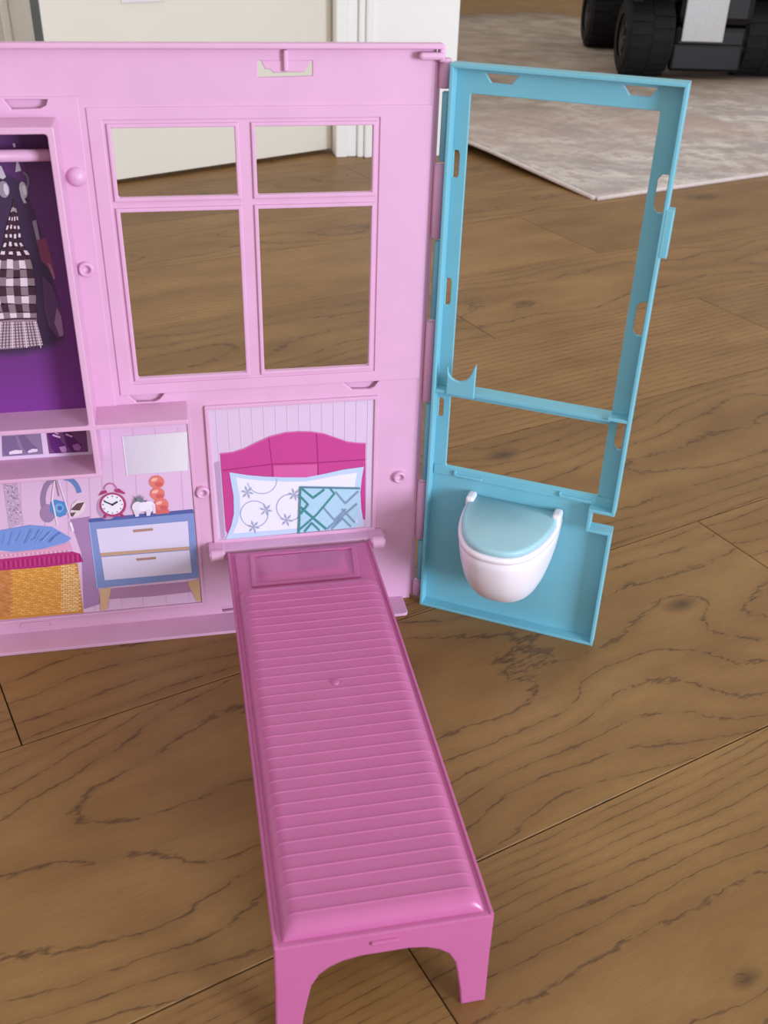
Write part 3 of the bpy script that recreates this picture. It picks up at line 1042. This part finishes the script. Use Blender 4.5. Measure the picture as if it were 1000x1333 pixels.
pr.poly([(-40, 716), (16, 719), (60, 714), (91, 706), (95, 716), (50, 722), (0, 727.5), (-40, 729)], (220, 158, 190))
kn = []
for k in range(44):
    x0 = -36 + k * 2.9
    kn.append(([(x0, 722 - x0 * 0.07), (x0 + 1, 721 - x0 * 0.07), (x0 + 2, 724 - x0 * 0.07), (x0 + 1, 725 - x0 * 0.07)], (236, 184, 208) if k % 2 else (200, 132, 168)))
pr.flush(kn)
pr.build('printed_knit_blankets', nook)
pr = sub()
pr.k += 6
pr.poly([(-40, 706), (-20, 690), (0, 690), (39, 683), (68, 685.5), (93, 700), (86, 706), (55, 714), (16, 718), (0, 716), (-40, 716)], (122, 148, 214))
for k in range(14):
    t = k / 13
    xa = 4 + t * 78 + lv.uniform(-2, 2)
    pr.stroke([(xa, 693 - 4 * math.sin(t * 3.1) + lv.uniform(-1, 3)), (xa - 5 + 8 * (0.5 - t), 699 + lv.uniform(-1, 1)), (xa - 9 + 12 * (0.5 - t), 709 - 5 * t + lv.uniform(-4, 2))], lv.uniform(0.7, 1.5), (144, 168, 226) if k % 2 else (106, 132, 202))
pr.build('printed_blue_cushion', nook)

# --- headboard picture
pic = Print(-0.06)
pic.poly([(HL, HB + 0.1), (HR, HB + 0.1), (HR, HT), (HL, HT)], (214, 188, 214), True)
for k in range(14):
    x0 = HL + 0.45 + k * 0.88
    pic.poly([(x0, HB + 0.1), (x0 + 0.05, HB + 0.1), (x0 + 0.05, HT), (x0, HT)], (192, 164, 192), True); pic.k -= 0.95
    pic.poly([(x0 + 0.05, HB + 0.1), (x0 + 0.09, HB + 0.1), (x0 + 0.09, HT), (x0 + 0.05, HT)], (226, 204, 226), True); pic.k -= 0.95
pic.k = math.ceil(pic.k)
hpic = pic.build('headboard_picture', house, 'printed headboard and pillows on panelled wall')
K = pic.k + 1
pr = sub()
pr.y = -0.06
pr.poly([(279, 602), (286, 600), (293, 700), (288, 701)], (184, 152, 184))
arch = [(286.4, 590.6), (304, 588.5), (318, 584), (334, 576), (352, 568), (372, 563), (390, 561.6), (406, 562), (422, 564.5), (438, 570), (452, 575), (464, 576.5), (476, 577), (475.5, 676), (296, 694), (294, 690)]
pr.poly(arch, (194, 68, 140))
pr.stroke([(350, 570), (354, 604), (356, 640)], 1.4, (160, 44, 112)).stroke([(412, 564), (414, 602), (414, 630)], 1.4, (160, 44, 112))
pr.stroke([(290, 612), (354, 604), (414, 602), (475, 598)], 1.4, (164, 46, 114))
pr.poly([(356, 606), (413, 604), (413, 625), (357, 632)], (208, 92, 158))
pr.stroke(arch[:13], 1.5, (212, 100, 164))
pr.build('printed_headboard', hpic, 'printed magenta headboard')
pr = sub()
pr.y = -0.06; pr.k += 8
pil = [(298.6, 614.4), (322, 618), (345, 620), (372, 621), (398, 621), (424, 616), (446, 611), (473.6, 607.2), (471, 622), (469, 640), (470, 660), (474, 684), (440, 688), (390, 693), (340, 697.5), (294, 701.5), (301, 684), (304.5, 668), (304, 645), (301, 628)]
pr.poly(pil, (188, 206, 232))
cxp, cyp = 386, 655
pr.poly([(cxp + (x_ - cxp) * 0.90, cyp + (y_ - cyp) * 0.84) for x_, y_ in pil], (230, 226, 244))
for cx, cy, rx, ry, a0, a1 in ((341, 625, 19, 17, -10, 170), (331, 668.5, 18, 17, 0, 360), (377, 660, 17, 17, 20, 330)):
    pr.ring(cx, cy, rx, ry, 1.3, (168, 172, 196), a0, a1)
for cx, cy in ((346, 663), (383, 643), (373, 676), (330, 685), (322, 640)):
    for k in range(6):
        t = math.radians(60 * k + 12)
        pr.poly([(cx, cy), (cx + 5 * math.cos(t) - 1.4 * math.sin(t), cy + 5 * math.sin(t) + 1.4 * math.cos(t)), (cx + 9 * math.cos(t), cy + 9 * math.sin(t)), (cx + 5 * math.cos(t) + 1.4 * math.sin(t), cy + 5 * math.sin(t) - 1.4 * math.cos(t))], (160, 166, 188)); pr.k -= 0.9
pr.k = math.ceil(pr.k)
pr.build('printed_pillow', hpic, 'printed white pillow with pale blue border and grey rings')
KK = pr.k + 2
pr = sub()
pr.y = -0.06; pr.k = KK
c0, c1, c2, c3 = (391, 633), (468, 634.5), (462, 685.5), (389, 692.5)
pr.poly([c0, c1, c2, c3], (172, 206, 226))


def cq(s_, t):
    a = (c0[0] + (c1[0] - c0[0]) * s_, c0[1] + (c1[1] - c0[1]) * s_); b2 = (c3[0] + (c2[0] - c3[0]) * s_, c3[1] + (c2[1] - c3[1]) * s_)
    return (a[0] + (b2[0] - a[0]) * t, a[1] + (b2[1] - a[1]) * t)


G1, G2 = (70, 140, 140), (128, 152, 176)
for pts, w_, c_ in (([(0.02, 0.03), (0.22, 0.24), (0.40, 0.05)], 3.2, G1), ([(0.02, 0.45), (0.48, 0.97)], 3.4, G1), ([(0.50, 0.02), (0.58, 0.14), (0.30, 0.62), (0.02, 0.92)], 2.6, G1),
                    ([(0.60, 0.10), (0.78, 0.38), (0.98, 0.08)], 2.6, G2), ([(0.42, 0.48), (0.62, 0.78), (0.80, 0.52)], 2.4, G2), ([(0.50, 0.97), (0.98, 0.40)], 2.6, G2),
                    ([(0.10, 0.98), (0.22, 0.80), (0.36, 0.98)], 2.6, G1), ([(0.74, 0.52), (0.98, 0.86)], 2.4, G2), ([(0.58, 0.98), (0.76, 0.74), (0.92, 0.96)], 2.2, G2), ([(0.02, 0.22), (0.14, 0.38), (0.02, 0.58)], 2.6, G1),
                    ([(0.0, 0.0), (1, 0)], 2.4, (92, 132, 150)), ([(0, 0), (0, 1)], 2.4, G1)):
    pr.stroke([cq(*q) for q in pts], w_, c_)
pr.build('printed_cushion', hpic, 'printed pale blue cushion with green lattice')

# ------------------------------------------------------------------ turquoise bathroom wall
TE = M['teal']
TWID, TZ, TD = 14.85, 42.85, 0.95
n1, n2 = 10.95, 12.45                                # notch in the right edge
outer = [(0, 0), (TWID, 0), (TWID, n1), (13.15, n1), (13.15, n2), (TWID, n2), (TWID, TZ), (0, TZ)]


def inset_slot(u0, v0, u1, v1, off):
    a, b2 = T(u0, v0, off), T(u1, v1, off)
    return (a[0], b2[0], min(a[1], b2[1]), max(a[1], b2[1]))


tslots = []
for (w0, w1, z0, z1) in ((2.1, 4.3, 41.75, 42.3), (10.9, 13.0, 41.75, 42.3)):
    tslots.append([(w0, z1), (w0 + 0.45, z0), (w1 - 0.45, z0), (w1, z1)])
for (w0, w1, z0, z1) in ((0.35, 0.75, 35.6, 37.4), (0.35, 0.75, 26.6, 28.6), (0.35, 0.75, 17.6, 19.2)):
    tslots.append([(w0, z1), (w1 - 0.1, z1), (w1, z1 - 0.25), (w1, z0 + 0.25), (w1 - 0.1, z0), (w0, z0)])
for (w0, w1, z0, z1) in ((13.85, 14.5, 34.9, 37.3), (13.85, 14.5, 26.5, 28.9), (13.85, 14.45, 17.6, 20.0)):
    tslots.append([(w1, z1), (w0 + 0.25, z1), (w0, z1 - 0.35), (w0, z0 + 0.35), (w0 + 0.25, z0), (w1, z0)])
win1 = rect(1.22, 13.33, 19.75, 41.0, 0.1, 2)
win2 = rect(1.25, 13.28, 13.45, 19.45, 0.1, 2)
bath = plate(outer, [win1, win2] + tslots, 0.25, 0.05, lambda a, b2, c: tw(a, TD + c, b2)).build('bathroom_wall', TE, house)
bath['label'] = 'turquoise plastic bathroom wall with two open windows'
r_ = 0.26
inner = [(r_, r_), (TWID - r_, r_), (TWID - r_, n1 - r_), (13.15 - r_, n1 - r_), (13.15 - r_, n2 + r_), (TWID - r_, n2 + r_), (TWID - r_, TZ - r_), (r_, TZ - r_)]
plate(outer, [inner], TD + 0.03, 0.06, lambda a, b2, c: tw(a, c, b2)).build('wall_rim', TE, bath)
a_, b_2 = T(868, 272), T(868, 335)
plate([(TWID - 0.1, 32.3), (TWID + 0.42, 32.3), (TWID + 0.42, 35.4), (TWID - 0.1, 35.4)], [], 0.9, 0.06, lambda a, b2, c: tw(a, -0.02 + c, b2)).build('catch_tab', TE, bath)
# shelf with its cup holder
MB().box(0.2, TWID - 0.25, 0.0, TD + 1.1, 20.0, 20.28, 0.05).build('bathroom_shelf', TE, bath)
sh = bath.children[-1] if False else None


def wmap(mb):
    mb.v = [tw(*q) for q in mb.v]
    return mb


for o in [q for q in bath.children if q.name.startswith('bathroom_shelf')]:
    bpy.data.objects.remove(o)
mb = wmap(MB().box(3.0, 13.4, 0.25, TD + 0.7, 20.0, 20.3, 0.05).box(0.2, 1.3, 0.05, TD, 20.0, 20.25, 0.05).box(13.2, TWID - 0.2, 0.02, TD, 20.2, 20.45, 0.05))
mb.build('bathroom_shelf', TE, bath)
# cup holder: a dipped band with a pointed horn
prof = [(1.15, 22.2), (1.22, 21.75), (1.4, 21.45), (1.75, 21.25), (2.15, 21.2), (2.5, 21.32), (2.8, 21.6), (3.0, 22.0), (3.15, 22.5), (3.3, 22.75), (3.3, 20.05), (1.15, 20.05)]
plate(prof, [], 0.3, 0.06, lambda a, b2, c: tw(a, -0.05 + c, b2)).build('cup_holder', TE, bath)
# raised sill band and two bead slots above the toilet
wmap(MB().box(0.3, TWID - 0.3, TD - 0.12, TD + 0.02, 12.62, 13.42, 0.05)).build('sill_band', TE, bath)
for w0, w1, z_ in ((2.0, 4.3, 13.0), (10.4, 12.9, 13.05)):
    mb = wmap(MB().box(w0, w1, TD - 0.3, TD - 0.08, z_ - 0.22, z_ - 0.02, 0.05).box(w0, w0 + 0.2, TD - 0.3, TD - 0.08, z_ - 0.2, z_ + 0.22, 0.05))
    mb.build('moulded_slot', TE, bath)
# ------------------------------------------------------------------ toilet
WC = 7.15
tbase = tw(WC, TD, 3.0)
toilet = thing('toy_toilet', tbase, 'white wall-hung toy toilet with pale turquoise lid on the turquoise wall', 'toilet')


def dsec(hw, ext, n=28, o_back=0.0, flare=0.0):
    """D outline: straight sides near the wall then a round front; returns (w, out)"""
    pts = []
    for k in range(n + 1):
        t = math.pi * k / n
        c, s_ = math.cos(t), math.sin(t)
        ww = hw * math.copysign(abs(c) ** 0.8, c)
        oo = ext * (max(0.0, s_) ** 0.85)
        pts.append((ww, o_back + oo))
    return pts


def loft(secs, cap_bottom=True, cap_top=True):
    mb = MB(); n = len(secs[0][1])
    for z_, pts in secs:
        for w_, o_ in pts:
            mb.v.append(tw(WC + w_, TD - 0.03 - o_, z_))
    for i in range(len(secs) - 1):
        for k in range(n):
            k2 = (k + 1) % n
            mb.f.append((i * n + k, i * n + k2, (i + 1) * n + k2, (i + 1) * n + k))
    if cap_bottom:
        mb.f.append(tuple(reversed(range(n))))
    if cap_top:
        b0 = (len(secs) - 1) * n
        mb.f.append(tuple(range(b0, b0 + n)))
    return mb


secs = []
for z_, hw, ext in ((3.5, 1.1, 0.8), (3.56, 1.55, 1.6), (3.8, 1.95, 2.5), (4.25, 2.35, 3.5), (5.0, 2.75, 4.6), (5.9, 3.08, 5.5), (7.0, 3.36, 6.3), (8.4, 3.6, 6.95), (9.6, 3.74, 7.3), (10.35, 3.78, 7.4), (10.42, 3.70, 7.3)):
    secs.append((z_, dsec(hw, ext)))
loft(secs).build('bowl', M['white_plastic'], toilet, True)
secs = []
for z_, hw, ext in ((10.40, 3.72, 7.4), (10.48, 3.82, 7.55), (10.75, 3.84, 7.58), (10.9, 3.76, 7.5), (10.93, 3.6, 7.3)):
    secs.append((z_, dsec(hw, ext)))
loft(secs).build('seat_rim', M['white_plastic'], toilet, True)
secs = []
for z_, hw, ext in ((10.95, 3.5, 7.05), (11.0, 3.57, 7.15), (11.26, 3.59, 7.18), (11.4, 3.5, 7.08), (11.44, 3.32, 6.88)):
    secs.append((z_, dsec(hw, ext, o_back=0.15)))
lid_o = loft(secs).build('lid', M['lid'], toilet, True)
lid_o['label'] = 'pale turquoise closed lid'
for sx in (-1, 1):
    mb = MB()
    mb.box(WC + sx * 3.45 - 0.33, WC + sx * 3.45 + 0.33, TD - 1.3, TD - 0.03, 10.6, 11.75, 0.2)
    wmap(mb).build('hinge_post', M['white_plastic'], toilet)

# ------------------------------------------------------------------ fold-out bed
BX0, BX1, BY0, BY1, BZ = -3.6, 7.8, -37.0, -1.75, 7.42
MG = M['magenta']
bed = thing('toy_bed', ((BX0 + BX1) / 2, BY0, 0), 'hot pink plastic toy bed with ribbed mattress folded out onto the oak floor', 'bed')
plate(rect(BX0, BX1, BY0 + 0.40, BY1), [], 0.35, 0.05, lambda a, b2, c: (a, b2, BZ - 0.02 - c)).build('bed_frame', MG, bed)
for xa in (BX0, BX1 - 0.22):
    MB().box(xa + 0.01, xa + 0.21, BY0 + 0.42, BY1, BZ - 1.3, BZ - 0.1, 0.05).build('side_rail', MG, bed)
# raised rim line along both edges
for xa in (BX0, BX1 - 0.22):
    MB().box(xa, xa + 0.2, BY0 + 0.05, BY1, BZ - 0.05, BZ + 0.1, 0.06).build('edge_rim', MG, bed)
arch = []
ins = [(-2.32, 0.0), (-2.2, 1.2), (-1.95, 2.8), (-1.75, 3.9), (-1.35, 4.75), (-0.8, 5.25), (-0.1, 5.6), (0.8, 5.78)]
mid = (BX0 + BX1) / 2
right = [(2 * mid - x_, z_) for x_, z_ in reversed(ins)]
foot = [(BX0, BZ)] + [(BX0 - 0.02, 4), (BX0 - 0.1, 0.0)] + ins + right + [(BX1 + 0.1, 0.0), (BX1 + 0.02, 4), (BX1, BZ)]
plate(foot, [], 0.45, 0.09, flat_map(BY0)).build('footboard', MG, bed)
# hidden pair of stub feet under the head end keep the bed level on its brackets
MB().box(1.3, 2.75, BY0 - 0.16, BY0 + 0.1, 6.62, 6.9, 0.1).build('clip_tab', MG, bed)
MB().tube((BX0 - 0.08, BY1 - 0.05, BZ - 0.3), (BX1 + 0.04, BY1 - 0.05, BZ - 0.3), 0.22, None, 14).build('hinge_rod', MG, bed, True)
# mattress with ribs
mx0, mx1, my0, my1 = BX0 + 0.42, BX1 - 0.42, BY0 + 0.35, -7.3
NR = 31
pitch_r = (my1 - my0 - 1.5) / NR
xs_ = []
nx = 44
for i in range(nx + 1):
    t = i / nx
    t = 0.5 - 0.5 * math.cos(math.pi * t) if True else t
    xs_.append(mx0 + (mx1 - mx0) * (0.55 * t + 0.45 * i / nx))
ys_ = [my0 + 0.9 * (1 - math.cos(k / 8 * math.pi / 2)) for k in range(8)]
for r in range(NR):
    y0 = my0 + 0.9 + r * pitch_r
    for f_ in (0.0, 0.02, 0.045, 0.07, 0.095, 0.12, 0.15, 0.5, 0.9):
        ys_.append(y0 + f_ * pitch_r)
yl = my0 + 0.9 + NR * pitch_r
ys_ += [yl + (my1 - yl) * k / 6 for k in range(7)]
HM = 0.85


def edge_prof(d, rad):
    d = min(max(d / rad, 0), 1)
    return math.sqrt(max(0.0, 1 - (1 - d) ** 2))


verts, faces = [], []
for y in ys_:
    for x in xs_:
        dx = min(x - mx0, mx1 - x)
        px_ = edge_prof(dx, 0.95)
        py_ = edge_prof(y - my0, 0.9) if y < -20 else min(1, 0.35 + 0.65 * smooth((my1 - y) / 0.7)) if my1 - y < 0.7 else 1
        h = HM * px_ * py_
        rr = (y - my0 - 0.9) / pitch_r
        if 0 <= rr <= NR and dx > 0.12:
            fr = rr - math.floor(rr)
            rib = 0.05 * max(0.0, 1 - abs(fr - 0.07) / 0.055)
            h += rib * min(1, dx / 0.5)
        verts.append((x, y, BZ - 0.02 + h))
n = len(xs_)
for j in range(len(ys_) - 1):
    for i in range(n - 1):
        faces.append((j * n + i, j * n + i + 1, (j + 1) * n + i + 1, (j + 1) * n + i))
# close underneath
bot = list(range(n)); topr = [(len(ys_) - 1) * n + i for i in range(n)]
lft = [j * n for j in range(len(ys_))]; rgt = [j * n + n - 1 for j in range(len(ys_))]
ring_ = bot + rgt[1:] + list(reversed(topr))[1:] + list(reversed(lft))[1:-1]
skirt = {}
for k in ring_:
    skirt[k] = len(verts); verts.append((verts[k][0], verts[k][1], BZ - 0.1))
for a, b_ in zip(ring_, ring_[1:] + ring_[:1]):
    faces.append((a, skirt[a], skirt[b_], b_))
faces.append(tuple(skirt[k] for k in ring_))
build('mattress', verts, faces, MG, bed, True)
MB().lathe((2.3, -18.9, BZ + HM - 0.06), (0, 0, 1), [(0, 0.28), (0.1, 0.26), (0.13, 0.18), (0.13, 0.0)], 16).build('mould_mark', MG, bed, True)
# pillow area at the head end: framed recess with a raised pad
MB().box(mx0 + 0.1, mx1 - 0.1, my1 - 0.05, BY1 - 0.3, BZ - 0.05, BZ + 0.12, 0.08).build('head_panel', MG, bed)
po = [(-2.1, -6.75), (6.1, -6.75), (6.5, -2.5), (-1.95, -2.4)]
pi_ = [(-1.7, -6.35), (5.7, -6.35), (6.05, -2.8), (-1.55, -2.7)]
plate(po, [pi_], 0.22, 0.08, lambda a, b2, c: (a, b2, BZ + 0.26 - c)).build('pillow_border', MG, bed)
verts, faces = [], []
for j in range(9):
    for i in range(17):
        s_, t = i / 16, j / 8
        xa = -1.5 + (5.5 + 1.5) * s_; ya = -6.2 + 3.3 * t
        h = 0.38 * edge_prof(min(s_, 1 - s_) * 7.0, 0.9) * edge_prof(t * 3.3, 0.5) * (1 - 0.75 * t)
        verts.append((xa, ya, BZ + 0.10 + h))
for j in range(8):
    for i in range(16):
        a = j * 17 + i
        faces.append((a, a + 1, a + 18, a + 17))
build('pillow_pad', verts, faces, MG, bed, True)
